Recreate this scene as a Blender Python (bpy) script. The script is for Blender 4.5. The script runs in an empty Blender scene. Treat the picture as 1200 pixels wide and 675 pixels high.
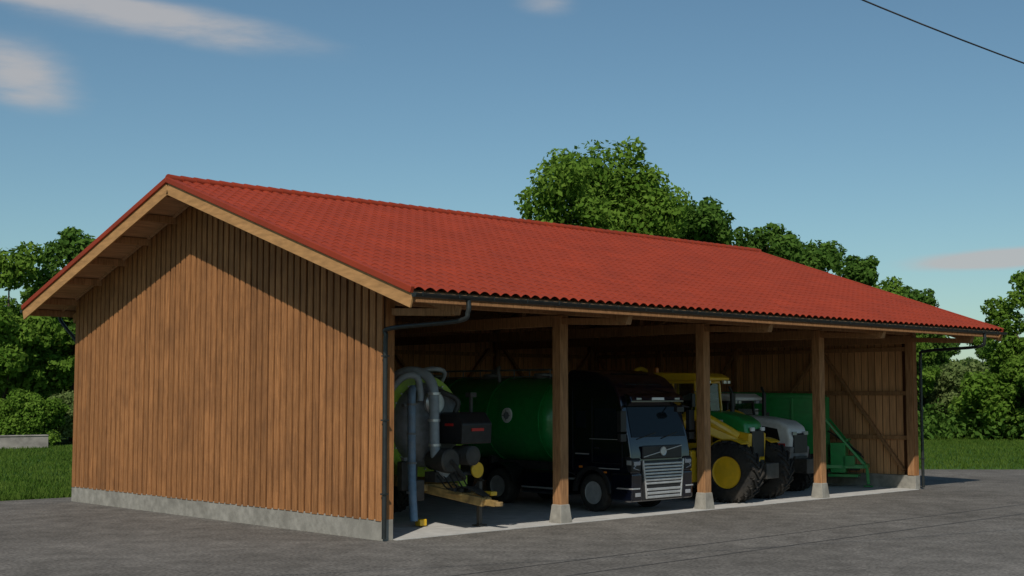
import bpy, math, random
import numpy as np
from mathutils import Vector, Matrix
random.seed(4)
scene=bpy.context.scene
COL=scene.collection
# ---------------------------------------------------------------- materials
def new_mat(name):
    m=bpy.data.materials.new(name); m.use_nodes=True
    nt=m.node_tree; b=nt.nodes['Principled BSDF']
    return m,nt,b
def N(nt,t,**kw):
    n=nt.nodes.new(t)
    for k,v in kw.items():
        setattr(n,k,v)
    return n
def rgba(c): return (c[0],c[1],c[2],1)
def mat(name,col,rough=.6,metal=0,var=.25,scale=6,bump=0,coat=0,stretch=(1,1,1),dirt=None,dirtamt=.4,spec=.5,island=0,dscale=1.3):
    m,nt,b=new_mat(name)
    tc=N(nt,'ShaderNodeTexCoord'); mp=N(nt,'ShaderNodeMapping'); mp.inputs['Scale'].default_value=stretch
    nt.links.new(tc.outputs['Object'],mp.inputs[0])
    no=N(nt,'ShaderNodeTexNoise'); no.inputs['Scale'].default_value=scale; no.inputs['Detail'].default_value=4
    nt.links.new(mp.outputs[0],no.inputs['Vector'])
    cr=N(nt,'ShaderNodeValToRGB')
    cr.color_ramp.elements[0].position=.3; cr.color_ramp.elements[1].position=.7
    cr.color_ramp.elements[0].color=rgba([c*(1-var) for c in col]); cr.color_ramp.elements[1].color=rgba([min(1,c*(1+var)) for c in col])
    nt.links.new(no.outputs['Fac'],cr.inputs[0]); out=cr.outputs[0]
    if island:
        g=N(nt,'ShaderNodeNewGeometry'); mr=N(nt,'ShaderNodeMapRange')
        mr.inputs[3].default_value=1-island; mr.inputs[4].default_value=1+island
        nt.links.new(g.outputs['Random Per Island'],mr.inputs[0])
        mx=N(nt,'ShaderNodeVectorMath',operation='SCALE'); nt.links.new(out,mx.inputs[0]); nt.links.new(mr.outputs[0],mx.inputs['Scale']); out=mx.outputs[0]
    if dirt:
        n2=N(nt,'ShaderNodeTexNoise'); n2.inputs['Scale'].default_value=dscale; n2.inputs['Detail'].default_value=6; n2.inputs['Roughness'].default_value=.7
        nt.links.new(tc.outputs['Object'],n2.inputs['Vector'])
        r2=N(nt,'ShaderNodeValToRGB'); r2.color_ramp.elements[0].position=.42; r2.color_ramp.elements[1].position=.75
        r2.color_ramp.elements[1].color=(dirtamt,)*3+(1,)
        nt.links.new(n2.outputs['Fac'],r2.inputs[0])
        mix=N(nt,'ShaderNodeMixRGB'); nt.links.new(r2.outputs[0],mix.inputs[0]); nt.links.new(out,mix.inputs[1]); mix.inputs[2].default_value=rgba(dirt); out=mix.outputs[0]
    nt.links.new(out,b.inputs['Base Color'])
    b.inputs['Roughness'].default_value=rough; b.inputs['Metallic'].default_value=metal
    b.inputs['Coat Weight'].default_value=coat; b.inputs['Coat Roughness'].default_value=.08
    b.inputs['Specular IOR Level'].default_value=spec
    if bump:
        bp=N(nt,'ShaderNodeBump'); bp.inputs['Strength'].default_value=bump; bp.inputs['Distance'].default_value=.02
        nt.links.new(no.outputs['Fac'],bp.inputs['Height']); nt.links.new(bp.outputs[0],b.inputs['Normal'])
    return m
DUST=(.12,.10,.075)
M={}
M['board']=mat('siding_wood',(.325,.145,.055),.75,var=.30,scale=4,stretch=(7,7,.45),bump=.5,dirt=(.15,.07,.032),dirtamt=.65,island=.17,spec=.2,dscale=.9)
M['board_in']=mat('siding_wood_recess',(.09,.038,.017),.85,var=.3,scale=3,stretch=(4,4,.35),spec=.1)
M['barge']=mat('barge_board_wood',(.42,.225,.09),.7,var=.2,scale=4,stretch=(3,.6,3),bump=.3,spec=.2)
M['beam']=mat('beam_wood',(.34,.175,.08),.75,var=.30,scale=4,stretch=(5,5,.6),bump=.3,island=.14,spec=.2)
M['inner']=mat('interior_wood',(.58,.30,.14),.8,var=.22,scale=3,stretch=(4,4,.4),island=.18,spec=.2)
M['deck']=mat('roof_deck_wood',(.45,.27,.15),.85,var=.25,scale=3,stretch=(.4,4,4),spec=.1)
M['tile']=mat('roof_tile_clay',(.285,.037,.0125),.6,var=.12,scale=1.0,bump=.1,dirt=(.21,.036,.018),dirtamt=.5,spec=.3)
M['conc']=mat('concrete',(.30,.285,.25),.9,var=.2,scale=5,bump=.3,dirt=(.15,.14,.12),dirtamt=.8,spec=.2)
M['slab']=mat('concrete_floor',(.52,.51,.49),.9,var=.12,scale=3,bump=.2,dirt=(.34,.33,.31),dirtamt=.6,spec=.2)
M['gutter']=mat('gutter_metal',(.035,.04,.04),.4,metal=.5,var=.2)
M['black']=mat('truck_black_paint',(.003,.004,.010),.15,var=.1,coat=1.0,spec=.6)
M['plastic']=mat('black_plastic',(.014,.014,.015),.45,var=.3,dirt=(.05,.045,.04),dirtamt=.2)
M['rubber']=mat('tyre_rubber',(.026,.025,.024),.85,var=.3,scale=12,dirt=DUST,dirtamt=.4,spec=.2)
M['glass']=mat('dark_glass',(.008,.012,.015),.06,var=.1,spec=.28)
M['silver']=mat('silver_metal',(.62,.62,.62),.35,metal=.6,var=.12,dirt=DUST,dirtamt=.15)
M['grey']=mat('grey_steel_paint',(.20,.21,.22),.5,metal=.2,var=.2,dirt=DUST,dirtamt=.5)
M['dgrey']=mat('dark_steel',(.055,.053,.05),.55,metal=.3,var=.3,dirt=DUST,dirtamt=.5)
M['hose']=mat('grey_hose',(.30,.34,.37),.5,var=.15,dirt=DUST,dirtamt=.3)
M['blue']=mat('blue_hose',(.12,.22,.34),.5,var=.3,dirt=(.25,.26,.27),dirtamt=.7)
M['green']=mat('green_paint',(.012,.25,.05),.35,var=.12,coat=.3,dirt=(.03,.16,.05),dirtamt=.5)
M['lime']=mat('lime_green_paint',(.33,.50,.04),.4,var=.15,dirt=DUST,dirtamt=.3)
M['yellow']=mat('yellow_paint',(.80,.48,.02),.35,var=.08,coat=.4,dirt=(.4,.27,.06),dirtamt=.3)
M['white']=mat('white_paint',(.78,.78,.76),.4,var=.06,coat=.3,dirt=(.4,.39,.36),dirtamt=.4)
M['red']=mat('red_paint',(.5,.02,.015),.4,var=.1)
M['rust']=mat('worn_yellow_steel',(.34,.22,.07),.7,var=.5,scale=5,dirt=(.10,.07,.05),dirtamt=.8)
M['orange']=mat('orange_lens',(.7,.2,.02),.3,var=.1)
M['lens']=mat('headlight_lens',(.45,.47,.5),.1,var=.1,metal=.4)
M['interior']=mat('cab_interior',(.03,.03,.03),.8,var=.2)
M['bark']=mat('bark',(.09,.07,.05),.9,var=.4,scale=4,stretch=(3,3,.6),bump=.5,spec=.1)
M['pole']=mat('wooden_pole',(.12,.09,.06),.9,var=.3,stretch=(3,3,.5))
M['stone']=mat('wall_stone',(.26,.24,.22),.9,var=.3,scale=2)
M['track']=mat('tyre_track',(.06,.058,.056),.8,var=.3)  # dark tone for the tyre tracks across the yard

def cabglass():
    m,nt,b=new_mat('cab_window_glass')
    tr=N(nt,'ShaderNodeBsdfTransparent'); tr.inputs[0].default_value=(.6,.66,.66,1)
    gl=N(nt,'ShaderNodeBsdfGlossy'); gl.inputs['Roughness'].default_value=.03
    fr=N(nt,'ShaderNodeFresnel'); fr.inputs[0].default_value=1.5
    mx=N(nt,'ShaderNodeMixShader'); nt.links.new(fr.outputs[0],mx.inputs[0]); nt.links.new(tr.outputs[0],mx.inputs[1]); nt.links.new(gl.outputs[0],mx.inputs[2])
    nt.links.new(mx.outputs[0],nt.nodes['Material Output'].inputs[0]); return m
M['cabglass']=cabglass()

def leafmat(name,c1,c2,yel):
    m,nt,b=new_mat(name)
    g=N(nt,'ShaderNodeNewGeometry'); cr=N(nt,'ShaderNodeValToRGB')
    cr.color_ramp.elements[0].color=rgba(c1); cr.color_ramp.elements[1].color=rgba(c2)
    e=cr.color_ramp.elements.new(.93); e.color=rgba(yel)
    tc=N(nt,'ShaderNodeTexCoord'); no=N(nt,'ShaderNodeTexNoise'); no.inputs['Scale'].default_value=.6; nt.links.new(tc.outputs['Object'],no.inputs['Vector'])
    ma=N(nt,'ShaderNodeMath',operation='MULTIPLY_ADD'); ma.inputs[1].default_value=.5; nt.links.new(g.outputs['Random Per Island'],ma.inputs[0])
    mb=N(nt,'ShaderNodeMath',operation='MULTIPLY_ADD'); mb.inputs[1].default_value=1.6; mb.inputs[2].default_value=-.55; nt.links.new(no.outputs['Fac'],mb.inputs[0]); nt.links.new(mb.outputs[0],ma.inputs[2])
    nt.links.new(ma.outputs[0],cr.inputs[0])
    d=N(nt,'ShaderNodeBsdfDiffuse'); t=N(nt,'ShaderNodeBsdfTranslucent')
    nt.links.new(cr.outputs[0],d.inputs[0]); nt.links.new(cr.outputs[0],t.inputs[0])
    m1=N(nt,'ShaderNodeMixShader'); m1.inputs[0].default_value=.42; nt.links.new(d.outputs[0],m1.inputs[1]); nt.links.new(t.outputs[0],m1.inputs[2])
    nt.links.new(m1.outputs[0],nt.nodes['Material Output'].inputs[0]); return m
M['leafA']=leafmat('leaves_bright',(.07,.16,.018),(.15,.27,.035),(.2,.32,.05))
M['leafB']=leafmat('leaves_dark',(.045,.11,.02),(.095,.195,.032),(.14,.25,.045))
M['leafC']=leafmat('leaves_pale',(.11,.17,.05),(.2,.27,.09),(.26,.33,.12))
M['grassblade']=leafmat('grass_blades',(.045,.11,.012),(.085,.17,.02),(.14,.21,.04))

def ground_mat(name,cols,scales,rough=.95,bump=.4,grain=60):
    m,nt,b=new_mat(name); tc=N(nt,'ShaderNodeTexCoord')
    a=N(nt,'ShaderNodeTexNoise'); a.inputs['Scale'].default_value=scales[0]; a.inputs['Detail'].default_value=8; a.inputs['Roughness'].default_value=.65; nt.links.new(tc.outputs['Object'],a.inputs['Vector'])
    f=N(nt,'ShaderNodeTexNoise'); f.inputs['Scale'].default_value=grain; f.inputs['Detail'].default_value=3; nt.links.new(tc.outputs['Object'],f.inputs['Vector'])
    cr=N(nt,'ShaderNodeValToRGB'); cr.color_ramp.elements[0].position=.32; cr.color_ramp.elements[1].position=.68
    cr.color_ramp.elements[0].color=rgba(cols[0]); cr.color_ramp.elements[1].color=rgba(cols[1]); nt.links.new(a.outputs['Fac'],cr.inputs[0])
    mr=N(nt,'ShaderNodeMapRange'); mr.inputs[1].default_value=.3; mr.inputs[2].default_value=.7; mr.inputs[3].default_value=.6; mr.inputs[4].default_value=1.4; nt.links.new(f.outputs['Fac'],mr.inputs[0])
    mid=N(nt,'ShaderNodeTexNoise'); mid.inputs['Scale'].default_value=scales[1]; mid.inputs['Detail'].default_value=5; nt.links.new(tc.outputs['Object'],mid.inputs['Vector'])
    mr2=N(nt,'ShaderNodeMapRange'); mr2.inputs[1].default_value=.3; mr2.inputs[2].default_value=.7; mr2.inputs[3].default_value=.78; mr2.inputs[4].default_value=1.22; nt.links.new(mid.outputs['Fac'],mr2.inputs[0])
    mu=N(nt,'ShaderNodeMath',operation='MULTIPLY'); nt.links.new(mr.outputs[0],mu.inputs[0]); nt.links.new(mr2.outputs[0],mu.inputs[1])
    v=N(nt,'ShaderNodeVectorMath',operation='SCALE'); nt.links.new(cr.outputs[0],v.inputs[0]); nt.links.new(mu.outputs[0],v.inputs['Scale']); nt.links.new(v.outputs[0],b.inputs['Base Color'])
    b.inputs['Roughness'].default_value=rough; b.inputs['Specular IOR Level'].default_value=.2
    bp=N(nt,'ShaderNodeBump'); bp.inputs['Strength'].default_value=bump; bp.inputs['Distance'].default_value=.02; nt.links.new(f.outputs['Fac'],bp.inputs['Height']); nt.links.new(bp.outputs[0],b.inputs['Normal'])
    return m
M['asphalt']=ground_mat('asphalt',((.108,.099,.088),(.172,.160,.145)),(.22,1.6),grain=14,bump=.6)
M['grass']=ground_mat('grass_ground',((.03,.075,.008),(.06,.12,.016)),(.15,3.0),grain=12,bump=1)

# ---------------------------------------------------------------- mesh builder
class MB:
    def __init__(s): s.v=[]; s.f=[]
    def add(s,vs,fs):
        o=len(s.v); s.v+= [tuple(v) for v in vs]; s.f+=[tuple(i+o for i in f) for f in fs]; return s
    def box(s,c,d,R=None):
        x,y,z=[k/2 for k in d]; vs=[Vector(p) for p in [(-x,-y,-z),(x,-y,-z),(x,y,-z),(-x,y,-z),(-x,-y,z),(x,-y,z),(x,y,z),(-x,y,z)]]
        if R is not None: vs=[R@v for v in vs]
        vs=[v+Vector(c) for v in vs]
        return s.add(vs,[(0,3,2,1),(4,5,6,7),(0,1,5,4),(1,2,6,5),(2,3,7,6),(3,0,4,7)])
    def bx(s,x0,x1,y0,y1,z0,z1): return s.box(((x0+x1)/2,(y0+y1)/2,(z0+z1)/2),(abs(x1-x0),abs(y1-y0),abs(z1-z0)))
    def beam(s,p,q,w,h,up=(0,0,1)):
        p=Vector(p);q=Vector(q);d=(q-p);L=d.length;d.normalize();u=Vector(up)
        if abs(d.dot(u))>.98:u=Vector((0,1,0))
        sd=d.cross(u).normalized();u=sd.cross(d)
        R=Matrix((sd,d,u)).transposed()
        return s.box((p+q)/2,(w,L,h),R)
    def prismx(s,pts,x0,x1):  # pts (y,z)
        n=len(pts)
        vs=[(x0,a,b) for a,b in pts]+[(x1,a,b) for a,b in pts]
        fs=[tuple(range(n))[::-1],tuple(range(n,2*n))]+[(i,(i+1)%n,(i+1)%n+n,i+n) for i in range(n)]
        A=sum(pts[i][0]*pts[(i+1)%n][1]-pts[(i+1)%n][0]*pts[i][1] for i in range(n))
        if (A<0)^(x1<x0): fs=[f[::-1] for f in fs]
        return s.add(vs,fs)
    def quad(s,a,b,c,d,t=.012):
        a,b,c,d=map(Vector,(a,b,c,d)); n=(b-a).cross(d-a).normalized()*t
        vs=[a,b,c,d,a+n,b+n,c+n,d+n]
        return s.add(vs,[(0,3,2,1),(4,5,6,7),(0,1,5,4),(1,2,6,5),(2,3,7,6),(3,0,4,7)])
    def tube(s,pts,r,seg=10,r1=None):
        pts=[Vector(p) for p in pts]; n=len(pts); rings=[]
        u=None
        for i,p in enumerate(pts):
            d=(pts[min(i+1,n-1)]-pts[max(i-1,0)]).normalized()
            if u is None:
                u=Vector((0,0,1)) if abs(d.z)<.9 else Vector((1,0,0))
            u=(u-d*u.dot(d)).normalized(); w=d.cross(u)
            rr=r if r1 is None else r+(r1-r)*i/(n-1)
            rings.append([p+(u*math.cos(a)+w*math.sin(a))*rr for a in [2*math.pi*k/seg for k in range(seg)]])
        vs=[v for R in rings for v in R]; fs=[]
        for i in range(n-1):
            for k in range(seg):
                a=i*seg+k;b=i*seg+(k+1)%seg; fs.append((a,b,b+seg,a+seg))
        fs.append(tuple(range(seg))[::-1]); fs.append(tuple(range((n-1)*seg,n*seg)))
        return s.add(vs,fs)
    def lathe(s,prof,c,axis='x',seg=32,sc=(1,1)):
        vs=[];n=len(prof)
        for k in range(seg):
            a=2*math.pi*k/seg
            for t,r in prof:
                cs,sn=math.cos(a)*r*sc[0],math.sin(a)*r*sc[1]
                p={'x':(t,cs,sn),'y':(cs,t,sn),'z':(cs,sn,t)}[axis]
                vs.append((p[0]+c[0],p[1]+c[1],p[2]+c[2]))
        fs=[]
        for k in range(seg):
            for i in range(n-1):
                a=k*n+i;b=((k+1)%seg)*n+i; fs.append((a,b,b+1,a+1))
        fs.append(tuple(k*n for k in range(seg))); fs.append(tuple(k*n+n-1 for k in range(seg))[::-1])
        if axis=='y': fs=[f[::-1] for f in fs]
        return s.add(vs,fs)
    def done(s,name,m,parent=None,bevel=0,smooth=None,seg=2):
        me=bpy.data.meshes.new(name); me.from_pydata(s.v,[],s.f); me.materials.append(m); me.update()
        if smooth is not None:
            for p in me.polygons:p.use_smooth=True
            me.set_sharp_from_angle(angle=math.radians(smooth))
        o=bpy.data.objects.new(name,me); COL.objects.link(o)
        if parent: o.parent=parent
        if bevel:
            b=o.modifiers.new('bevel','BEVEL'); b.width=bevel; b.segments=seg; b.limit_method='ANGLE'; b.angle_limit=math.radians(35)
        return o
def empty(name,loc=(0,0,0),rz=0):
    e=bpy.data.objects.new(name,None); COL.objects.link(e); e.location=loc; e.rotation_euler=(0,0,rz); e.empty_display_size=.3; return e
def smoothpath(pts,n=6):
    P=[Vector(p) for p in pts]; P=[P[0]*2-P[1]]+P+[P[-1]*2-P[-2]]; out=[]
    for i in range(1,len(P)-2):
        for k in range(n):
            t=k/n; a,b,c,d=P[i-1:i+3]
            out.append(.5*((2*b)+(c-a)*t+(2*a-5*b+4*c-d)*t*t+(3*b-a-3*c+d)*t**3))
    out.append(P[-2]); return out

# ---------------------------------------------------------------- ground
def sheet(name,pts,z,m):
    me=bpy.data.meshes.new(name); me.from_pydata([(x,y,z) for x,y in pts],[],[tuple(range(len(pts)))]); me.materials.append(m)
    o=bpy.data.objects.new(name,me); COL.objects.link(o); return o
sheet('ground',[(-1500,-1500),(1500,-1500),(1500,1500),(-1500,1500)],-.008,M['grass'])
sheet('asphalt_yard',[(-60,-60),(70,-60),(62,-24),(44,-4.6),(33.5,5.8),(27,12),(25.5,16.3),(10,16.2),(-4,16.4),(-60,17)],-.002,M['asphalt'])
sheet('tyre_track',[(-12,-6.62),(45,-6.72),(45,-6.66),(-12,-6.57)],.003,M['track'])  # thin dark strips laid on the asphalt to stand for tyre tracks
sheet('tyre_track',[(-8,-5.25),(44,-5.3),(44,-5.25),(-8,-5.20)],.003,M['track'])

# ---------------------------------------------------------------- shed
L=22.9; D=14.9; BAY=5.725; YR=7.4; ZR=8.62; SL=.342; OX=1.2
def zr(y): return ZR-SL*abs(y-YR)
shed=empty('open_front_machine_shed')
Y0,Y1=-2.4,15.8
def tiles():
    P=.30; per=8; nt_=int(round((L+2*OX)/P)); nx=nt_*per+1; xs=np.linspace(-OX,L+OX,nx)
    ph=np.linspace(0,nt_,nx)%1.0
    h=.078*np.abs(np.sin(np.pi*ph))**.75
    h=np.maximum(h,.012)
    V=[];F=[];off=0; rg=np.random.default_rng(5)
    for side in (0,1):
        ye=Y0-.06 if side==0 else Y1+.06
        nc=27 if side==0 else 23
        rows=[]
        for k in range(nc):
            ya=ye+(YR-ye)*k/nc; yb=ye+(YR-ye)*(k+1)/nc
            jit=np.repeat(rg.uniform(-.003,.003,nt_),per); jit=np.append(jit,0)
            rows.append((ya,.013+jit)); rows.append((yb,.0+jit))
        for (y,dz) in rows:
            V.append(np.stack([xs,np.full(nx,y),zr(y)+h+dz],1))
        base=off
        nr=len(rows)
        for r in range(nr-1):
            a=base+r*nx+np.arange(nx-1); 
            q=np.stack([a,a+1,a+1+nx,a+nx],1)
            if side==1:q=q[:,::-1]
            F.append(q)
        off+=nr*nx
    V=np.concatenate(V);F=np.concatenate(F)
    me=bpy.data.meshes.new('roof_tiles'); me.from_pydata(V.tolist(),[],F.tolist()); me.materials.append(M['tile'])
    for p in me.polygons:p.use_smooth=True
    me.set_sharp_from_angle(angle=math.radians(50))
    o=bpy.data.objects.new('roof_tiles',me); COL.objects.link(o); o.parent=shed
tiles()
b=MB()
x=-OX-.02
while x<L+OX-.1:
    b.lathe([(0,.15),(.34,.125),(.40,.13)],(x,YR,ZR+.06),'x',14,(1,.8)); x+=.38
b.done('ridge_tiles',M['tile'],shed,smooth=40)
b=MB()
for xx in (-OX-.03,L+OX+.03):
    b.beam((xx,Y0-.06,zr(Y0-.06)+.03),(xx,YR,ZR+.03),.1,.14); b.beam((xx,Y1+.06,zr(Y1+.06)+.03),(xx,YR,ZR+.03),.1,.14)
b.done('verge_tiles',M['tile'],shed,bevel=.015)
b=MB()
b.prismx([(Y0,zr(Y0)-.075),(YR,ZR-.075),(Y1,zr(Y1)-.075),(Y1,zr(Y1)-.035),(YR,ZR-.035),(Y0,zr(Y0)-.035)],-OX+.01,L+OX-.01)
b.done('roof_deck',M['deck'],shed)
b=MB()
for xx in (-OX-.005,L+OX+.005):
    for ye in (Y0-.03,Y1+.03):
        b.beam((xx,ye,zr(ye)-.20),(xx,YR,ZR-.20),.05,.30)
b.done('barge_boards',M['barge'],shed,bevel=.006)
b=MB()
ys=[Y0+.12,-1.2,.1,1.5,2.9,4.3,5.7,7.1, 7.7,9.1,10.5,11.9,13.3,14.8,Y1-.12]
for y in ys:
    b.box((L/2,y,zr(y)-.075-.10),(L+2*OX-.08,.12,.19))
b.done('purlins',M['beam'],shed,bevel=.008)
b=MB()
for k in range(29):
    x=-.95+k*.86
    b.beam((x,Y0+.2,zr(Y0+.2)-.105),(x,YR-.3,zr(YR-.3)-.105),.07,.055)
    b.beam((x,Y1-.2,zr(Y1-.2)-.105),(x,YR+.3,zr(YR+.3)-.105),.07,.055)
b.done('battens_under_roof',M['deck'],shed)
b=MB()
for k in range(5):
    x=min(max(k*BAY,.28),L-.28)
    for ye in (Y0+.25,Y1-.3):
        b.beam((x,ye,zr(ye)-.40),(x,YR,ZR-.42),.18,.26)
    b.box((x,D/2,5.02),(.16,D-.5,.28))
    b.beam((x,YR,5.1),(x,YR,8.1),.18,.18)
    b.beam((x,YR-.1,5.3),(x,3.6,zr(3.6)-.55),.14,.16); b.beam((x,YR+.1,5.3),(x,11.2,zr(11.2)-.55),.14,.16)
    b.beam((x,.05,5.0),(x,-2.0,zr(-2.0)-.50),.14,.16)
b.done('roof_frames',M['beam'],shed,bevel=.01)
b=MB()
b.box((L/2,.16,5.33),(L-.1,.2,.34)); b.box((L/2,D-.2,5.33),(L-.1,.2,.3))
b.done('header_beams',M['beam'],shed,bevel=.01)
b=MB()
for k in range(1,4): b.box((k*BAY,.16,.44+2.35),(.28,.28,4.7))
b.box((.20,.16,2.8),(.24,.24,4.7)); b.box((L-.20,.16,2.8),(.24,.24,4.7))
b.done('front_posts',M['beam'],shed,bevel=.012)
b=MB()
for k in range(1,4):
    x=k*BAY; a,c=.21,.16
    vs=[(x-a,.16-a,.0),(x+a,.16-a,.0),(x+a,.16+a,.0),(x-a,.16+a,.0),(x-c,.16-c,.46),(x+c,.16-c,.46),(x+c,.16+c,.46),(x-c,.16+c,.46)]
    b.add(vs,[(0,3,2,1),(4,5,6,7),(0,1,5,4),(1,2,6,5),(2,3,7,6),(3,0,4,7)])
b.done('post_footings',M['conc'],shed,bevel=.02)
b=MB()
b.bx(0,.3,0,D,-.1,.45); b.bx(L-.3,L,0,D,-.1,.45); b.bx(.302,L-.302,D-.3,D-.002,-.1,.45)
b.done('concrete_plinth',M['conc'],shed,bevel=.012)
b=MB(); b.bx(.303,L-.303,-.12,D-.303,-.1,.012); b.done('concrete_floor',M['slab'],shed)
def hexa(b,x0,x1,ya,yb,z0,drop=.08):
    za,zb=zr(ya)-drop,zr(yb)-drop
    vs=[(x0,ya,z0),(x1,ya,z0),(x1,yb,z0),(x0,yb,z0),(x0,ya,za),(x1,ya,za),(x1,yb,zb),(x0,yb,zb)]
    b.add(vs,[(0,3,2,1),(4,5,6,7),(0,1,5,4),(1,2,6,5),(2,3,7,6),(3,0,4,7)])
PW=.262; n=int(D/PW)
rs=random.Random(2)
for nm,xo,sg,xi in (('near',0,-1,1),('far',L,1,-1)):
    b=MB(); b2=MB()
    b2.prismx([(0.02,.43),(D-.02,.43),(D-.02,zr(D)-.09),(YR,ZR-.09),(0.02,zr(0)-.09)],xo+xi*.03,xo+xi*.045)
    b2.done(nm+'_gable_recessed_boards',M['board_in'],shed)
    pw=D/n
    for i in range(n):
        y=i*pw+ (pw-.19)/2; j=rs.uniform(-.006,.006)
        hexa(b,xo+xi*.028,xo+sg*(.012+rs.uniform(0,.008)),y+j,y+.19+j,.43+rs.uniform(-.014,.006))
    b.done(nm+'_gable_siding',M['board'],shed,bevel=.004,seg=1)
    b=MB(); 
    for i in range(n):
        y=i*pw
        if y<.35 or y>D-.35: continue
        hexa(b,xo+xi*.05,xo+xi*(.062+rs.uniform(0,.006)),y+.01,y+pw-.02,.45)
    b.done(nm+'_gable_inner_boards',M['inner'],shed)
    b=MB()
    xx=xo+xi*.16
    for y in (3.7,7.4,11.1,14.6): b.beam((xx,y,.45),(xx,y,zr(y)-.3),.17,.17)
    for z in (1.7,3.2,4.7):b.box((xo+xi*.12,D/2,z),(.10,D-.6,.14))
    b.beam((xx,.5,.6),(xx,3.6,4.6),.1,.15,up=(1,0,0)); b.beam((xx,11,.6),(xx,7.5,4.6),.1,.15,up=(1,0,0)); b.beam((xx,3.8,4.6),(xx,7.3,.6),.1,.15,up=(1,0,0)); b.beam((xx,14.4,4.6),(xx,11.2,.6),.1,.15,up=(1,0,0))
    b.done(nm+'_gable_framing',M['beam'],shed,bevel=.008)
b=MB();b3=MB()
nb=int(L/PW)
for i in range(nb):
    x=.31+i*(L-.62)/nb; w=(L-.62)/nb
    b.bx(x+.008,x+w-.016,D-.06-rs.uniform(0,.006),D-.045,.45,5.9)
    b3.bx(x+w*.15,x+w*.85,D-.02,D+.012,.43,5.9)
b.done('back_wall_inner_boards',M['inner'],shed); b3.done('back_wall_siding',M['board'],shed)
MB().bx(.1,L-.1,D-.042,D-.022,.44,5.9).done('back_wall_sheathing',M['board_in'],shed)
b=MB()
for z in (1.7,3.2,4.7): b.box((L/2,D-.12,z),(L-.7,.1,.14))
for k in range(5):
    x=min(max(k*BAY,.35),L-.35); b.box((x,D-.2,3.0),(.2,.2,5.0))
for k in range(4):
    b.beam((k*BAY+.4,D-.22,4.9),(k*BAY+2.0,D-.22,3.2),.1,.14,up=(0,1,0)); b.beam((k*BAY+5.3,D-.22,4.9),(k*BAY+3.7,D-.22,3.2),.1,.14,up=(0,1,0))
b.done('back_wall_framing',M['beam'],shed,bevel=.008)
def gutter(y,z,nm):
    vs=[];fs=[];R=.085;k=8;xs=(-OX-.05,L+OX+.05)
    for x in xs:
        for rr in (R,R-.008):
            for i in range(k+1):
                a=math.pi+math.pi*i/k; vs.append((x,y+rr*math.cos(a),z+rr*math.sin(a)))
    n=2*(k+1)
    for o in (0,k+1):
        for i in range(k): fs.append((o+i,o+i+1,o+i+1+n,o+i+n))
    fs.append(tuple(range(0,k+1))); fs.append(tuple(range(n,n+k+1)))
    MB().add(vs,fs).done(nm,M['gutter'],shed,smooth=50)
gutter(Y0-.13,zr(Y0)-.06,'front_gutter'); gutter(Y1+.13,zr(Y1)-.06,'rear_gutter')
b=MB(); ge=zr(Y0)-.14
for x,xw in ((.22,-.02),(L-.22,L+.05)):
    b.tube(smoothpath([(x,Y0-.13,ge),(x,Y0-.12,ge-.25),(x+(xw-x)*.15,Y0+.15,ge-.42),(xw,-.28,4.62),(xw,-.10,4.45),(xw,-.08,4.1)],5)+[Vector((xw,-.08,.05))],.052)
ge=zr(Y1)-.14
b.tube(smoothpath([(.0,Y1+.13,ge),(.0,Y1+.12,ge-.2),(.08,D+.25,ge-.75),(.14,D+.08,ge-1.0)],5)+[Vector((.14,D+.08,.05))],.05)
b.done('downpipes',M['gutter'],shed,smooth=50)
b=MB()
for z in (1,2.6,4.0): b.bx(-.085,.045,-.145,-.012,z,z+.03); b.bx(L-.02,L+.115,-.145,-.012,z,z+.03)
for k in range(26): b.bx(-OX+.1+k*.98,-OX+.13+k*.98,Y0-.225,Y0-.215,zr(Y0)-.12,zr(Y0)-.04)
b.done('pipe_brackets',M['gutter'],shed)
MB().bx(.06,.30,.003,.04,.45,5.3).bx(L-.30,L-.06,.003,.04,.45,5.3).done('corner_trim',M['board'],shed)

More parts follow.
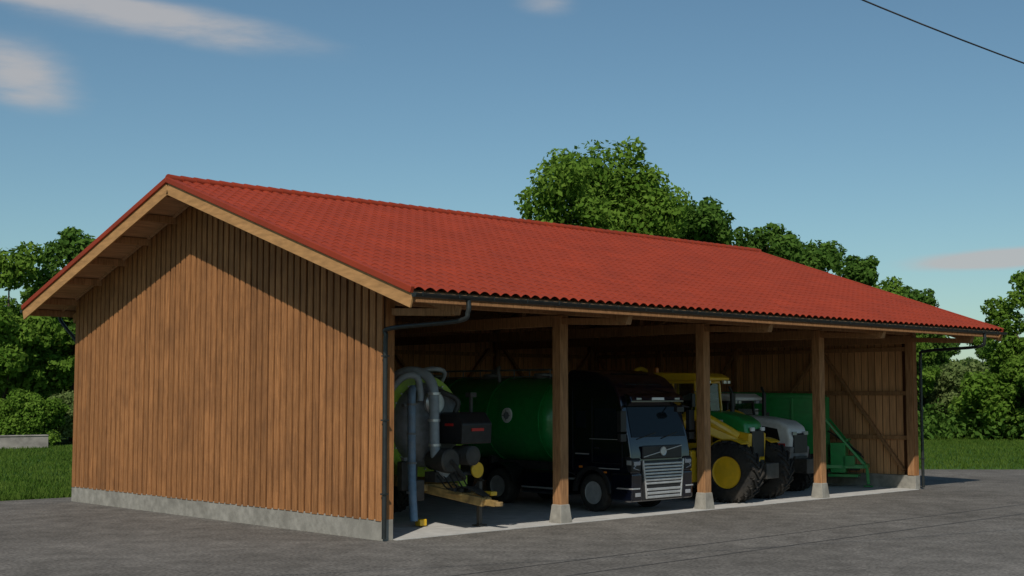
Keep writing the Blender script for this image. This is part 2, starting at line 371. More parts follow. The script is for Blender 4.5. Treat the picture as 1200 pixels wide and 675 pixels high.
# ---------------------------------------------------------------- wheels
def wheel(parent,name,c,R,w,rim,rimR,face=-1,lugs=0,nutc=None):
    b=MB(); h=w/2
    b.lathe([(-h*.8,rimR),(-h,rimR+.04),(-h*1.0,R*.82),(-h*.9,R*.94),(-h*.7,R*.99),(h*.7,R*.99),(h*.9,R*.94),(h,R*.82),(h,rimR+.04),(h*.8,rimR)],c,'x',40)
    if lugs:
        for k in range(lugs):
            a=2*math.pi*k/lugs
            for sg in (-1,1):
                aa=a+(math.pi/lugs if sg>0 else 0)
                Rm=Matrix.Rotation(aa,3,'X')@Matrix.Rotation(sg*.7,3,'Z')
                p=Matrix.Rotation(aa,3,'X')@Vector((sg*w*.24,0,R*1.005))
                b.box(Vector(c)+p,(w*.62,.055*R*1.2,.075*R),Rm)
                p=Matrix.Rotation(aa+.12,3,'X')@Vector((sg*w*.47,0,R*.95)); b.box(Vector(c)+p,(w*.08,.07*R,.14*R),Matrix.Rotation(aa+.12,3,'X'))
    else:
        for k in range(44):
            a=2*math.pi*k/44; p=Matrix.Rotation(a,3,'X')@Vector((0,0,R*.992))
            b.box(Vector(c)+p,(w*.66,.05*R,.02*R),Matrix.Rotation(a,3,'X'))
    b.done(name+'_tyre',M['rubber'],parent,smooth=35)
    b=MB(); f=face
    cx,cy,cz=c
    prof=[(f*h*.86,rimR*.99),(f*h*.92,rimR*1.02),(f*h*.86,rimR*.93),(f*h*.35,rimR*.82),(f*h*.25,rimR*.55),(f*h*.55,rimR*.42),(f*h*.6,rimR*.2),(f*h*.75,rimR*.18),(f*h*.78,.005)]
    b.lathe(prof,c,'x',32)
    for k in range(10):
        a=2*math.pi*k/10; b.tube([(cx+f*h*.5,cy+math.cos(a)*rimR*.33,cz+math.sin(a)*rimR*.33),(cx+f*h*.68,cy+math.cos(a)*rimR*.33,cz+math.sin(a)*rimR*.33)],.018,6)
    b.done(name+'_rim',rim,parent,smooth=40)

# ---------------------------------------------------------------- semi truck  (front at y=0, back +y)
T=empty('semi_truck',(9.68,.22,.012))
ar=[(1.38+.62*math.cos(a),.53+.62*math.sin(a)) for a in [math.radians(d) for d in range(0,181,15)]]
prof=[(.02,.32),(-.01,.6),(-.02,1.2),(.0,1.62),(.07,1.98),(.33,2.90),(.40,3.10),(.55,3.38),(.85,3.62),(1.25,3.76),(2.0,3.84),(2.24,3.82),(2.32,3.7),(2.32,1.0),(2.06,.95)]+ar[1:-1]+[(.74,.5),(.70,.32)]
cab=MB().prismx(prof,-1.24,1.24).done('cab_body',M['black'],T,bevel=.09,seg=4)
for p in cab.data.polygons:p.use_smooth=True
cab.data.set_sharp_from_angle(angle=math.radians(30))
MB().quad((-1.12,.082,2.02),(1.12,.082,2.02),(1.06,.322,2.86),(-1.06,.322,2.86),.018).done('windshield',M['glass'],T,bevel=.01)
b=MB()
for s in (-1,1):
    x=s*1.243
    b.prismx([(.32,1.98),(1.28,1.98),(1.30,2.78),(.54,2.80)],x,x+s*.010)
b.done('side_windows',M['glass'],T)
MB().prismx([(1.62,2.25),(1.98,2.25),(1.98,2.7),(1.62,2.7)],-1.252,-1.24).done('sleeper_window',M['glass'],T)
MB().prismx([(.24,2.84),(.08,2.96),(.14,3.12),(.34,3.20),(.42,3.05),(.34,2.88)],-1.10,1.10).done('sun_visor',M['black'],T,bevel=.03)
b=MB()
for k in range(2): b.box((-.8+1.6*k,.085,3.04),(.2,.03,.06))
b.done('visor_lamps',M['lens'],T,bevel=.01)
MB().box((0,.095,3.04),(.5,.02,.07)).done('visor_sign',M['white'],T)
MB().quad((-.75,.60,3.405),(.75,.60,3.405),(.75,1.15,3.715),(-.75,1.15,3.715),.03).done('roof_hatch',M['glass'],T,bevel=.01)
b=MB()
b.box((0,-.03,1.62),(1.62,.06,.36))
b.done('upper_grille_panel',M['plastic'],T,bevel=.03)
b=MB()
b.lathe([(-.012,.10),(-.02,.12),(.02,.12)],(0,-.075,1.64),'y',20)
b.beam((-.80,-.068,1.50),(.80,-.068,1.78),.02,.022,up=(0,0,1))
b.done('grille_badge',M['silver'],T,bevel=.004)
MB().prismx([(-.06,.36),(-.08,.8),(-.05,1.40),(.02,1.40),(.02,.36)],-.84,.84).done('grille_backing',M['plastic'],T,bevel=.02)
b=MB()
for k in range(7):
    z=.80+.085*k; b.box((0,-.085,z),(1.46+.02*k,.035,.055))
for k in range(3): b.box((0,-.09,.44+.10*k),(1.30+.05*k,.035,.07))
b.beam((-.70,-.075,.40),(-.84,-.07,1.42),.05,.06,up=(0,1,0)); b.beam((.70,-.075,.40),(.84,-.07,1.42),.05,.06,up=(0,1,0))
b.done('grille_slats',M['silver'],T,bevel=.012)
b=MB()
for s in (-1,1):
    b.prismx([(-.05,1.12),(-.06,1.42),(.03,1.52),(.22,1.52),(.1,1.12)],s*.88,s*1.255)
b.done('headlight_housings',M['plastic'],T,bevel=.03)
b=MB()
for s in (-1,1):
    b.box((s*1.06,-.062,1.34),(.26,.02,.10)); b.beam((s*.93,-.062,1.42),(s*1.2,-.05,1.22),.02,.03,up=(0,1,0)); b.beam((s*1.2,-.05,1.22),(s*.98,-.062,1.16),.02,.03,up=(0,1,0)); b.box((s*1.256,.05,1.36),(.012,.16,.12)); b.box((s*1.04,-.07,.52),(.2,.02,.10))
b.done('headlights',M['lens'],T,bevel=.008)
b=MB()
for s in (-1,1):
    b.prismx([(-.06,.34),(-.07,1.08),(.05,1.10),(.72,1.06),(.72,.34)],s*.86,s*1.262)
b.done('bumper_corners',M['black'],T,bevel=.05,seg=3)
b=MB()
for s in (-1,1): b.prismx([(-.075,.66),(-.075,.70),(.45,.70),(.52,.66)],s*.95,s*1.268)
b.done('bumper_trim',M['silver'],T,bevel=.008)
b=MB()
for s in (-1,1):
    arc=[(1.38+.70*math.cos(math.radians(d)),.53+.70*math.sin(math.radians(d))) for d in range(0,181,12)]
    arc2=[(1.38+.60*math.cos(math.radians(d)),.53+.60*math.sin(math.radians(d))) for d in range(180,-1,-12)]
    b.prismx(arc+arc2,s*1.15,s*1.29)
b.done('wheel_arches',M['plastic'],T,bevel=.01)
b=MB()
for s in (-1,1):
    x=s*1.245
    b.box((x,1.38,2.2),(.012,.018,1.7)); b.box((x,.30,1.65),(.012,.018,.8)); b.box((x,.86,1.32),(.012,1.05,.018)); b.box((x,2.1,2.2),(.012,.014,2.2))
    b.box((x+s*.012,1.2,1.72),(.03,.16,.04))
b.done('door_seams',M['plastic'],T)
b=MB()
for s in (-1,1):
    x=s*1.246
    b.box((x,.85,1.18),(.014,.9,.025)); b.box((x,1.75,1.55),(.014,.5,.03)); b.box((x,.93,1.96),(.014,1.1,.015))
b.done('side_reflex_trim',M['silver'],T)
MB().box((-1.25,1.8,1.2),(.02,.12,.05)).box((-1.25,.9,1.08),(.02,.1,.04)).done('side_markers',M['orange'],T)
b=MB()
for s in (-1,1):
    b.box((s*1.43,.14,2.45),(.22,.14,.55)); b.box((s*1.43,.14,2.02),(.22,.13,.2))
    b.tube([(s*1.22,.28,2.85),(s*1.4,.16,2.8)],.03,8); b.tube([(s*1.22,.2,1.98),(s*1.4,.16,2.0)],.03,8)
b.box((.7,-.06,2.75),(.3,.12,.14)); b.tube([(.7,.26,2.88),(.7,-.04,2.8)],.02,6)
b.done('mirrors',M['plastic'],T,bevel=.035,seg=3)
b=MB(); b.tube([(-.9,.04,1.98),(-.1,.10,2.13)],.014,6); b.tube([(.1,.04,1.98),(.8,.10,2.13)],.014,6); b.done('wipers',M['plastic'],T)
b=MB()
for s in (-1,1): b.box((s*.42,3.9,.92),(.09,5.6,.27))
for y in (2.6,3.7,4.8,5.9,6.5): b.box((0,y,.92),(.8,.1,.2))
b.box((0,1.4,.62),(1.5,1.2,.5)); b.tube([(-1.0,1.38,.53),(1.0,1.38,.53)],.1,10); b.tube([(-1.0,5.15,.53),(1.0,5.15,.53)],.13,12)
b.done('chassis_frame',M['dgrey'],T,bevel=.01)
b=MB(); 
for s in (-1,1): b.bx(s*.6,s*1.22,2.35,4.2,.38,1.05)
b.done('fuel_tanks',M['black'],T,bevel=.08,seg=3)
b=MB()
for s in (-1,1): b.box((s*1.226,3.3,.55),(.012,1.7,.04)); b.box((s*.9,2.3,.85),(.5,.3,.04))
b.done('side_skirt_trim',M['silver'],T)
b=MB()
for s in (-1,1):
    o=[(5.15+.66*math.cos(math.radians(d)),.53+.66*math.sin(math.radians(d))) for d in range(10,171,10)]
    i=[(5.15+.63*math.cos(math.radians(d)),.53+.63*math.sin(math.radians(d))) for d in range(170,9,-10)]
    b.prismx(o+i,s*.62,s*1.24)
b.done('rear_mudguards',M['plastic'],T)
b=MB(); b.lathe([(0,.5),(.07,.52),(.09,.45)],(0,5.0,1.05),'z',24); b.done('fifth_wheel',M['dgrey'],T)
for s in (-1,1):
    wheel(T,'front_wheel',(s*1.06,1.38,.51),.51,.32,M['silver'],.30,s)
    wheel(T,'rear_wheel',(s*.98,5.15,.51),.51,.52,M['silver'],.30,s)

# ---------------------------------------------------------------- green tank semi trailer
G=empty('tank_semi_trailer',(9.68,3.1,.012))
R=1.25
b=MB(); b.lathe([(-.0,.02),(.02,.45),(.08,.85),(.18,1.08),(.34,1.22),(.5,R),(9.1,R),(9.3,1.2),(9.45,1.0),(9.55,.5),(9.57,.02)],(0,0,2.40),'y',56); b.done('tank',M['green'],G,smooth=35)
b=MB()
for y in (.55,2.7,4.9,7.1,9.0):
    b.lathe([(y,R+.001),(y,R+.025),(y+.07,R+.025),(y+.07,R+.001)],(0,0,2.40),'y',56)
b.done('tank_rings',M['green'],G,smooth=35)
b=MB()
for s in (-1,1): b.box((s*.5,4.8,1.13),(.14,9.2,.2))
for y in (3,5,7,9): b.box((0,y,1.2),(1.6,.12,.3))
b.done('trailer_frame',M['dgrey'],G,bevel=.01)
b=MB()
b.box((0,4.8,3.68),(.5,7.5,.03))
for s in (-1,1):
    b.tube([(s*.32,1,3.88),(s*.32,8.5,3.88)],.02,6)
    for y in (1,2.5,4,5.5,7,8.5): b.tube([(s*.32,y,3.6),(s*.32,y,3.88)],.018,6)
for y in (1.6,3.8,6.4): b.lathe([(0,.28),(.13,.28),(.16,.22)],(0,y,3.62),'z',20)
b.tube(smoothpath([(-.5,2.9,3.4),(-.6,2.9,3.85),(-.2,3.3,3.95),(-.1,3.8,3.7)]),.06,8)
b.done('walkway_and_valves',M['grey'],G,smooth=40)
b=MB(); b.lathe([(-.05,.19),(-.03,.22),(.06,.22)],(-1.215,1.85,2.55),'x',24)
b.done('manhole_cover',M['white'],G,smooth=30)
b=MB(); b.lathe([(-.015,.09),(.0,.11),(.02,.11)],(-1.27,1.85,2.55),'x',20); b.tube([(-1.285,1.85,2.40),(-1.285,1.85,2.70)],.015,6); b.tube([(-1.285,1.70,2.55),(-1.285,2.0,2.55)],.015,6); b.done('manhole_handle',M['grey'],G,smooth=30)
b=MB(); b.prismx([(4.7,2.35),(4.85,2.6),(5.0,2.5),(4.9,2.35)],-1.265,-1.2); b.prismx([(4.35,2.3),(4.45,2.62),(4.65,2.3)],-1.265,-1.2); b.done('tank_logo',M['white'],G)
for y in (6.4,7.7,9.0):
    for s in (-1,1): wheel(G,'trailer_wheel',(s*1.0,y,.5),.5,.4,M['grey'],.3,s)

# ---------------------------------------------------------------- old slurry tanker bay 1 (front dome at y=0)
S=empty('slurry_tanker',(3.35,2.2,.012))
b=MB(); b.lathe([(.45,1.27),(6.5,1.27),(6.8,1.0),(6.9,.4),(6.9,.02)],(0,0,2.38),'y',48); b.done('tank_shell',M['lime'],S,smooth=35)
b=MB()
for s in (-1,1): b.prismx([(.35,.75),(.35,1.75),(.6,1.95),(5.8,1.95),(5.8,1.4),(1.6,1.4),(1.3,.75)],s*1.12,s*1.42)
b.done('side_mudguards',M['lime'],S,bevel=.03)
b=MB(); b.lathe([(-.04,.02),(-.03,.4),(.04,.76),(.18,.96),(.35,1.04),(.46,1.06),(.46,1.13),(.56,1.13),(.56,1.06)],(.06,0,2.40),'y',48); b.done('tank_front_dome',M['grey'],S,smooth=30)
b=MB()
for k in range(24):
    a=2*math.pi*k/24; b.tube([(.06+1.10*math.cos(a),.40,2.40+1.10*math.sin(a)),(.06+1.10*math.cos(a),.5,2.40+1.10*math.sin(a))],.022,6)
b.lathe([(-.10,.26),(-.06,.3),(.02,.3)],(-.05,-.02,2.95),'y',24)
b.done('flange_bolts',M['silver'],S,smooth=40)
b=MB(); b.prismx([(-.95,1.95),(-.98,2.45),(-.75,2.72),(-.15,2.72),(-.10,1.95)],.05,1.05); b.done('pump_unit',M['plastic'],S,bevel=.04)
b=MB(); b.box((.55,-.985,2.30),(.4,.02,.07)); b.box((.04,-.5,2.42),(.02,.3,.06)); b.done('pump_label',M['red'],S)
b=MB()
b.lathe([(-.75,.26),(-.72,.30),(-.3,.30),(-.26,.25),(-.02,.24)],(-.1,0,1.55),'y',24)
for k in range(7): b.lathe([(-.9+k*.1,.18),(-.88+k*.1,.24),(-.85+k*.1,.18)],(.5,0,1.66),'y',18)
b.tube(smoothpath([(.4,-.3,2.65),(.45,-.35,3.0),(.2,-.1,3.2),(.0,.3,3.3)]),.07,10)
b.tube([(.85,-.4,2.6),(.85,-.4,3.1)],.05,8); b.box((.85,-.4,3.15),(.2,.2,.12))
b.tube([(-.1,-.75,1.55),(-.1,-1.25,1.15)],.05,8)
b.box((.1,-.25,1.15),(.9,.4,.25)); b.box((.85,-.3,1.45),(.2,.35,.6)); b.tube([(.3,-.6,1.2),(.95,-.6,1.25)],.05,8)
b.done('vacuum_pump',M['dgrey'],S,smooth=35)
b=MB()
b.tube(smoothpath([(-.85,.9,3.25),(-.75,.4,3.68),(-.45,-.05,3.68),(-.32,-.30,3.35),(-.32,-.36,2.6),(-.30,-.36,1.9),(-.22,-.38,1.45),(.0,-.5,1.2)],7),.125,14)
b.tube(smoothpath([(-1.15,.6,3.0),(-1.0,.1,3.55),(-.68,-.1,3.6),(-.55,-.1,3.2),(-.55,-.1,3.0)],6),.085,12)
b.tube(smoothpath([(.1,.9,3.5),(.1,.6,3.75),(.4,.4,3.8),(.75,.5,3.7),(.9,.9,3.35)],6),.06,10)
b.done('grey_suction_pipes',M['hose'],S,smooth=60)
b=MB()
for z in (3.15,2.5,1.9): b.lathe([(z,.135),(z,.16),(z+.06,.16),(z+.06,.135)],(-.32+(.02 if z<2 else 0),-.35,0),'z',16)
b.done('pipe_clamps',M['silver'],S,smooth=40)
b=MB(); b.tube(smoothpath([(-.88,-.2,3.3),(-1.03,-.35,3.15),(-1.07,-.4,2.6),(-1.06,-.4,1.8),(-1.08,-.45,1.0),(-1.06,-.5,.15)],6),.10,12); b.done('blue_hose',M['blue'],S,smooth=60)
b=MB()
for z in (2.9,2.2,1.5,.8): b.lathe([(z,.105),(z,.13),(z+.05,.13),(z+.05,.105)],(-1.065,-.41,0),'z',16)
b.box((-1.0,-.1,2.9),(.2,.1,.08)); b.box((-1.0,-.1,1.6),(.2,.1,.08)); b.done('hose_couplings',M['grey'],S)
b=MB()
for s in (-1,1): b.beam((s*.55,.8,1.0),(s*.08,-1.9,.62),.14,.2); b.beam((s*.55,.7,1.0),(s*.55,6.5,1.0),.14,.22)
b.box((0,-.2,.9),(1.1,.14,.16)); b.box((0,-1.1,.78),(.7,.5,.05)); b.beam((0,-1.8,.62),(0,-2.25,.6),.12,.14); b.lathe([(-.05,.05),(-.05,.1),(.05,.1),(.05,.05)],(0,-2.33,.6),'z',16)
b.done('drawbar',M['rust'],S,bevel=.012)
b=MB(); b.box((.28,-1.35,.55),(.1,.1,1.05)); b.box((.28,-1.35,.03),(.26,.26,.03)); b.tube([(.28,-1.35,1.1),(.28,-1.5,1.1)],.02,6)
for q in range(5): b.box((-.25+.12*q,-.95-.1*(q%2),.86),(.08,.25,.1))
b.done('support_jack',M['dgrey'],S,bevel=.006)
b=MB()
for q in range(5):
    x=-.3+q*.16
    b.tube(smoothpath([(x,-.45,1.2+.05*q),(x+.1,-.8,.85),(x*.5,-1.3,.95),(.05*q,-1.8,.75)],5),.02,6)
for q in range(4): b.tube(smoothpath([(.9-.05*q,-.2,1.9),(1.05,-.5,1.5-.1*q),(.8,-.8,1.05),(.4,-1.0,.9)],5),.022,6)
b.done('hydraulic_hoses',M['rubber'],S,smooth=60)
b=MB(); b.lathe([(-.03,.16),(-.03,.2),(.03,.2),(.03,.16)],(.75,-.75,1.3),'y',18); b.box((-.8,-.45,.10),(.22,.2,.16)); b.box((.3,-1.7,.8),(.2,.3,.1)); b.done('yellow_fittings',M['yellow'],S,bevel=.02)
for y in (3.2,4.8):
    for s in (-1,1): wheel(S,'tanker_wheel',(s*1.15,y,.68),.68,.5,M['grey'],.36,s,22)
b=MB()
b.box((-.9,-.05,1.2),(.5,.2,.7)); b.box((-.75,-.2,.85),(.3,.3,.5))
b.done('toolboxes',M['dgrey'],S,bevel=.03)

# ---------------------------------------------------------------- tractors
def tractor(name,loc,rz,hoodm,lowm,rimm,roofm,fendm,big=.86,front=.84,cabz=3.78,hoodz=2.42,extras=0,width=1.35,framem=None,fw=.6,nose=0.0):
    t=empty(name,loc,rz); 
    W=width; ns=nose
    hz=hoodz; lz=1.62 if not extras else 2.12
    p=[(.0+ns,1.25),(-.05+ns,1.75),(.05+ns,hz-.30),(.35+ns,hz-.12),(1.1+ns*.6,hz),(2.1,hz+.05),(2.1,1.25)]
    o=MB().prismx(p,-.52,.52).done('hood',hoodm,t,bevel=.11,seg=4)
    for q in o.data.polygons:q.use_smooth=True
    o.data.set_sharp_from_angle(angle=math.radians(30))
    MB().prismx([(-.02+ns,1.12),(-.08+ns,lz-.12),(1.2,lz),(2.05,lz+.04),(2.05,1.12)],-.545,.545).done('hood_lower_panel',lowm,t,bevel=.05,seg=3)
    b=MB()
    for s in (-1,1):
        if extras: b.prismx([(.25+ns,1.45),(.25+ns,1.85),(1.75,1.95),(1.75,1.45)],s*.546,s*.553)
        else: b.prismx([(.35+ns,lz+.06),(.45+ns,hz-.36),(1.0+ns*.7,hz-.28),(1.25+ns*.5,lz+.1)],s*.515,s*.53)
    b.prismx([(-.09+ns,1.3),(-.085+ns,hz-.55),(.0+ns,hz-.5),(.05+ns,1.3)],-.38,.38)
    b.done('hood_grilles',M['plastic'],t,bevel=.003)
    b=MB()
    for s in (-1,1):
        b.box((s*.33,-.06+ns,hz-.5),(.22,.06,.11)); b.box((s*.535,1.65,hz-.26),(.012,.5,.07))
    b.done('headlights_and_lettering',M['lens'] if extras==0 else M['white'],t,bevel=.01)
    b=MB()
    b.box((0,1.4+ns/2,.95),(.7,3.0-ns,.5)); b.box((0,3.2,1.0),(1.0,1.6,.8)); b.tube([(-W,.9,front),(W,.9,front)],.14,12); b.tube([(-W,3.6,big*1.0),(W,3.6,big)],.18,12)
    b.box((0,-.3+ns,.9),(.8,.5,.45)); b.box((-.62,2.1,1.0),(.35,.9,.5)); b.box((.62,2.1,1.0),(.35,.9,.5))
    for k in range(4): b.box((-.98,2.35,.5+.3*k),(.35,.4,.04))
    for s in (-1,1): b.box((-.98,2.35+s*.2,1.0),(.3,.03,1.1))
    b.done('drivetrain',M['dgrey'],t,bevel=.03)
    b=MB(); z0=1.55; z1=cabz-.25
    c=[(-.82,2.1),(.82,2.1),(.88,3.75),(-.88,3.75)]; c2=[(-.74,2.22),(.74,2.22),(.76,3.7),(-.76,3.7)]
    for (a,bb),(cx,cy) in zip(c,c2): b.beam((a,bb,z0),(cx,cy,z1),.075,.075)
    b.beam((-.85,2.95,z0),(-.76,2.98,z1),.06,.06); b.beam((.85,2.95,z0),(.76,2.98,z1),.06,.06)
    for i in range(4):
        a=c[i];d=c[(i+1)%4]; b.beam((a[0],a[1],z0+.05),(d[0],d[1],z0+.05),.08,.2); a=c2[i];d=c2[(i+1)%4]; b.beam((a[0],a[1],z1),(d[0],d[1],z1),.08,.08)
    b.done('cab_frame',framem or M['plastic'],t,bevel=.012)
    b=MB()
    for i in range(4):
        a=c[i];d=c[(i+1)%4];e=c2[(i+1)%4];f=c2[i]
        b.add([(a[0],a[1],z0+.1),(d[0],d[1],z0+.1),(e[0],e[1],z1),(f[0],f[1],z1)],[(0,1,2,3)])
    b.done('cab_glass',M['cabglass'],t)
    b=MB(); b.prismx([(1.95,z1+.04),(1.92,z1+.14),(2.2,z1+.27),(3.6,z1+.30),(3.95,z1+.18),(3.95,z1+.04)],-.92,.92); b.done('cab_roof',roofm,t,bevel=.06,seg=3)
    b=MB()
    for x in (-.75,-.5,.5,.75): b.box((x,1.90,z1+.0),(.16,.08,.1)); b.box((x,3.98,z1),(.16,.08,.1))
    b.done('work_lights',M['lens'],t,bevel=.01)
    b=MB(); b.box((0,3.2,1.75),(.5,.5,.2)); b.box((0,3.45,2.2),(.48,.14,.8)); b.tube([(0,2.35,1.6),(0,2.65,2.2)],.05,8); b.lathe([(0,.2),(.03,.22),(.05,.2)],(0,2.65,2.2),'z',16); b.done('seat_and_steering',M['interior'],t,bevel=.04)
    b=MB(); b.tube([(.72,1.75,1.8),(.72,1.75,3.2)],.07,12); b.tube([(.72,1.75,3.2),(.72,1.85,3.4)],.045,10)
    for s in (-1,1):
        b.tube([(s*.8,2.15,z1-.3),(s*1.25,2.0,z1-.3)],.02,6); b.box((s*1.27,2.0,z1-.55),(.2,.06,.4))
    b.done('exhaust_and_mirrors',M['plastic'],t,bevel=.01)
    b=MB(); b.lathe([(0,.07),(.12,.07),(.15,.04)],(-.7,3.6,z1+.3),'z',12); b.done('beacon',M['orange'],t,smooth=40)
    b=MB()
    for s in (-1,1):
        for cy,R,wd,a0,a1 in ((.9,front+.1,fw-.1,60,150),(3.6,big+.12,.62,20,165)):
            cz=front if cy<2 else big
            o=[(cy+R*math.cos(math.radians(180-d)),cz+R*math.sin(math.radians(d))) for d in range(a0,a1,10)]
            i=[(cy+(R-.04)*math.cos(math.radians(180-d)),cz+(R-.04)*math.sin(math.radians(d))) for d in range(a0,a1,10)][::-1]
            b.prismx(o+i,s*(W-.05-wd/2),s*(W-.05+wd/2))
    b.done('fenders',fendm,t,bevel=.012)
    for s in (-1,1):
        wheel(t,'front_wheel',(s*W,.9,front),front,fw,rimm,front*.52,s,20)
        wheel(t,'rear_wheel',(s*W,3.6,big),big,.66,rimm,big*.55,s,22)
    return t
Y=tractor('tractor',(14.85,.20,.012),math.radians(9),M['green'],M['yellow'],M['yellow'],M['yellow'],M['yellow'],big=.9,front=.88,extras=1,hoodz=2.62,width=1.0,framem=M['yellow'],fw=.66,nose=.6)
b=MB()
for s in (-1,1):
    arc=smoothpath([(s*1.15,2.55,1.2),(s*1.25,2.5,2.0),(s*1.25,2.2,2.5),(s*1.15,1.7,2.45),(s*.9,1.2,2.15),(s*.6,.9,1.9)],5)
    b.tube(arc,.16,12)
    b.bx(s*.95,s*1.5,1.95,2.75,.55,1.5)
b.box((-1.2,2.7,1.9),(.16,.55,.9)); b.box((-.5,.42,1.2),(.3,.3,.3)); b.beam((-.5,.6,1.6),(-1.3,1.75,2.2),.2,.26)
b.done('yellow_side_frames',M['yellow'],Y,bevel=.05,seg=3)
b=MB(); b.bx(-1.52,-1.503,2.05,2.65,.75,1.25); b.box((-1.1,1.85,1.45),(.3,.15,.3)); b.tube([(-1.35,1.95,.48),(-1.35,2.75,.48)],.08,10); b.done('side_tank_panels',M['dgrey'],Y,bevel=.008)
b=MB(); b.tube([(-.95,2.0,3.3),(-.95,2.0,3.75)],.02,6); b.tube(smoothpath([(-.9,4.2,2.4),(-.9,4.3,3.7),(-.4,4.4,3.95),(.3,4.6,3.9)]),.07,10); b.done('rear_boom_pipe',M['yellow'],Y,smooth=40)
W2=tractor('tractor',(17.95,1.45,.012),math.radians(2),M['white'],M['grey'],M['white'],M['white'],M['dgrey'],big=.95,front=.74,cabz=3.15,hoodz=2.42,width=1.05)
b=MB()
for s in (-1,1): b.box((s*.552,.8,1.56),(.012,1.3,.09))
b.done('red_stripe',M['red'],W2)

# ---------------------------------------------------------------- green farm wagon / implement (front at y=0)
Wg=empty('farm_wagon',(21.05,2.55,.012),math.radians(24))
o=MB().prismx([(0,.45),(0,3.1),(.15,3.18),(3.8,3.24),(4.0,3.1),(4.0,.45),(3.6,.3),(.4,.3)],-.0,1.15).done('wagon_body',M['green'],Wg,bevel=.05)
b=MB()
for y in (.06,1.05,2.0,3.0,3.94): b.bx(-.05,-.004,y-.04,y+.04,.5,3.1)
b.bx(-.06,-.004,.0,4.0,3.02,3.12); b.bx(-.06,-.004,.0,4.0,.5,.62)
for k in range(4): b.box((.15+.28*k,-.035,1.8),(.06,.06,2.5))
b.done('body_ribs',M['green'],Wg,bevel=.01)
b=MB()
b.beam((.1,-.05,2.3),(.4,-1.3,.75),.06,.08); b.beam((1.0,-.05,2.3),(.8,-1.3,.75),.06,.08)
b.beam((.1,-.05,.7),(.4,-1.35,.7),.10,.12); b.beam((1.0,-.05,.7),(.8,-1.35,.7),.10,.12); b.box((.6,-1.35,.72),(.6,.12,.14))
b.beam((.6,-1.35,.7),(.6,-1.4,.1),.1,.1); b.box((.6,-1.4,.04),(.3,.3,.04)); b.box((.6,-.6,.4),(.8,1.0,.1)); b.box((.3,-.8,.9),(.25,.4,.35))
b.box((.55,-.45,1.0),(.75,.5,1.0)); b.tube([(.2,-.75,1.6),(.9,-.75,1.6)],.05,8)
b.done('front_hitch_frame',M['green'],Wg,bevel=.01)
b=MB(); b.tube(smoothpath([(.3,-.1,1.9),(.35,-.6,1.6),(.5,-1.2,1.1)]),.025,6); b.tube(smoothpath([(.5,-.1,1.9),(.6,-.7,1.45),(.6,-1.25,1.0)]),.025,6); b.box((.6,-.95,.62),(.4,.3,.1)); b.done('hitch_hoses',M['rubber'],Wg)
MB().bx(-.07,-.058,2.2,2.9,2.45,2.65).done('label',M['white'],Wg)
for x,s in ((.1,-1),(1.1,1)): wheel(Wg,'wagon_wheel',(x,2.6,.45),.45,.3,M['grey'],.25,s)
b=MB(); b.tube([(.1,2.6,.45),(1.1,2.6,.45)],.06,8); b.done('axle',M['dgrey'],Wg)

# ---------------------------------------------------------------- vegetation
def leaf_arrays(rng,cent,rad,n,size,squash=.85,shell=.45):
    k=len(cent); w=rad**2; w=w/w.sum(); idx=rng.choice(k,n,p=w)
    d=rng.normal(size=(n,3)); d/=np.linalg.norm(d,axis=1)[:,None]
    rr=rad[idx]*(shell+(1.15-shell)*rng.random(n)**.8)
    pos=cent[idx]+d*rr[:,None]*np.array([1,1,squash])
    nrm=d*.8+rng.normal(size=(n,3))*.6+np.array([0,0,.3]); nrm/=np.linalg.norm(nrm,axis=1)[:,None]
    t=np.cross(nrm,rng.normal(size=(n,3))); t/=np.linalg.norm(t,axis=1)[:,None]; bt=np.cross(nrm,t)
    s=size*(.6+.8*rng.random(n))[:,None]
    V=np.stack([pos-t*s,pos+bt*s*.55,pos+t*s,pos-bt*s*.55],1)
    V=V[pos[:,2]>.1].reshape(-1,3)
    return V
def mesh_quads(name,V,m):
    nq=len(V)//4; me=bpy.data.meshes.new(name); me.vertices.add(len(V)); me.vertices.foreach_set('co',V.astype(np.float32).ravel())
    me.loops.add(nq*4); me.loops.foreach_set('vertex_index',np.arange(nq*4,dtype=np.int32)); me.polygons.add(nq)
    me.polygons.foreach_set('loop_start',np.arange(0,nq*4,4,dtype=np.int32)); me.update(calc_edges=True); me.validate(); me.materials.append(m); return me
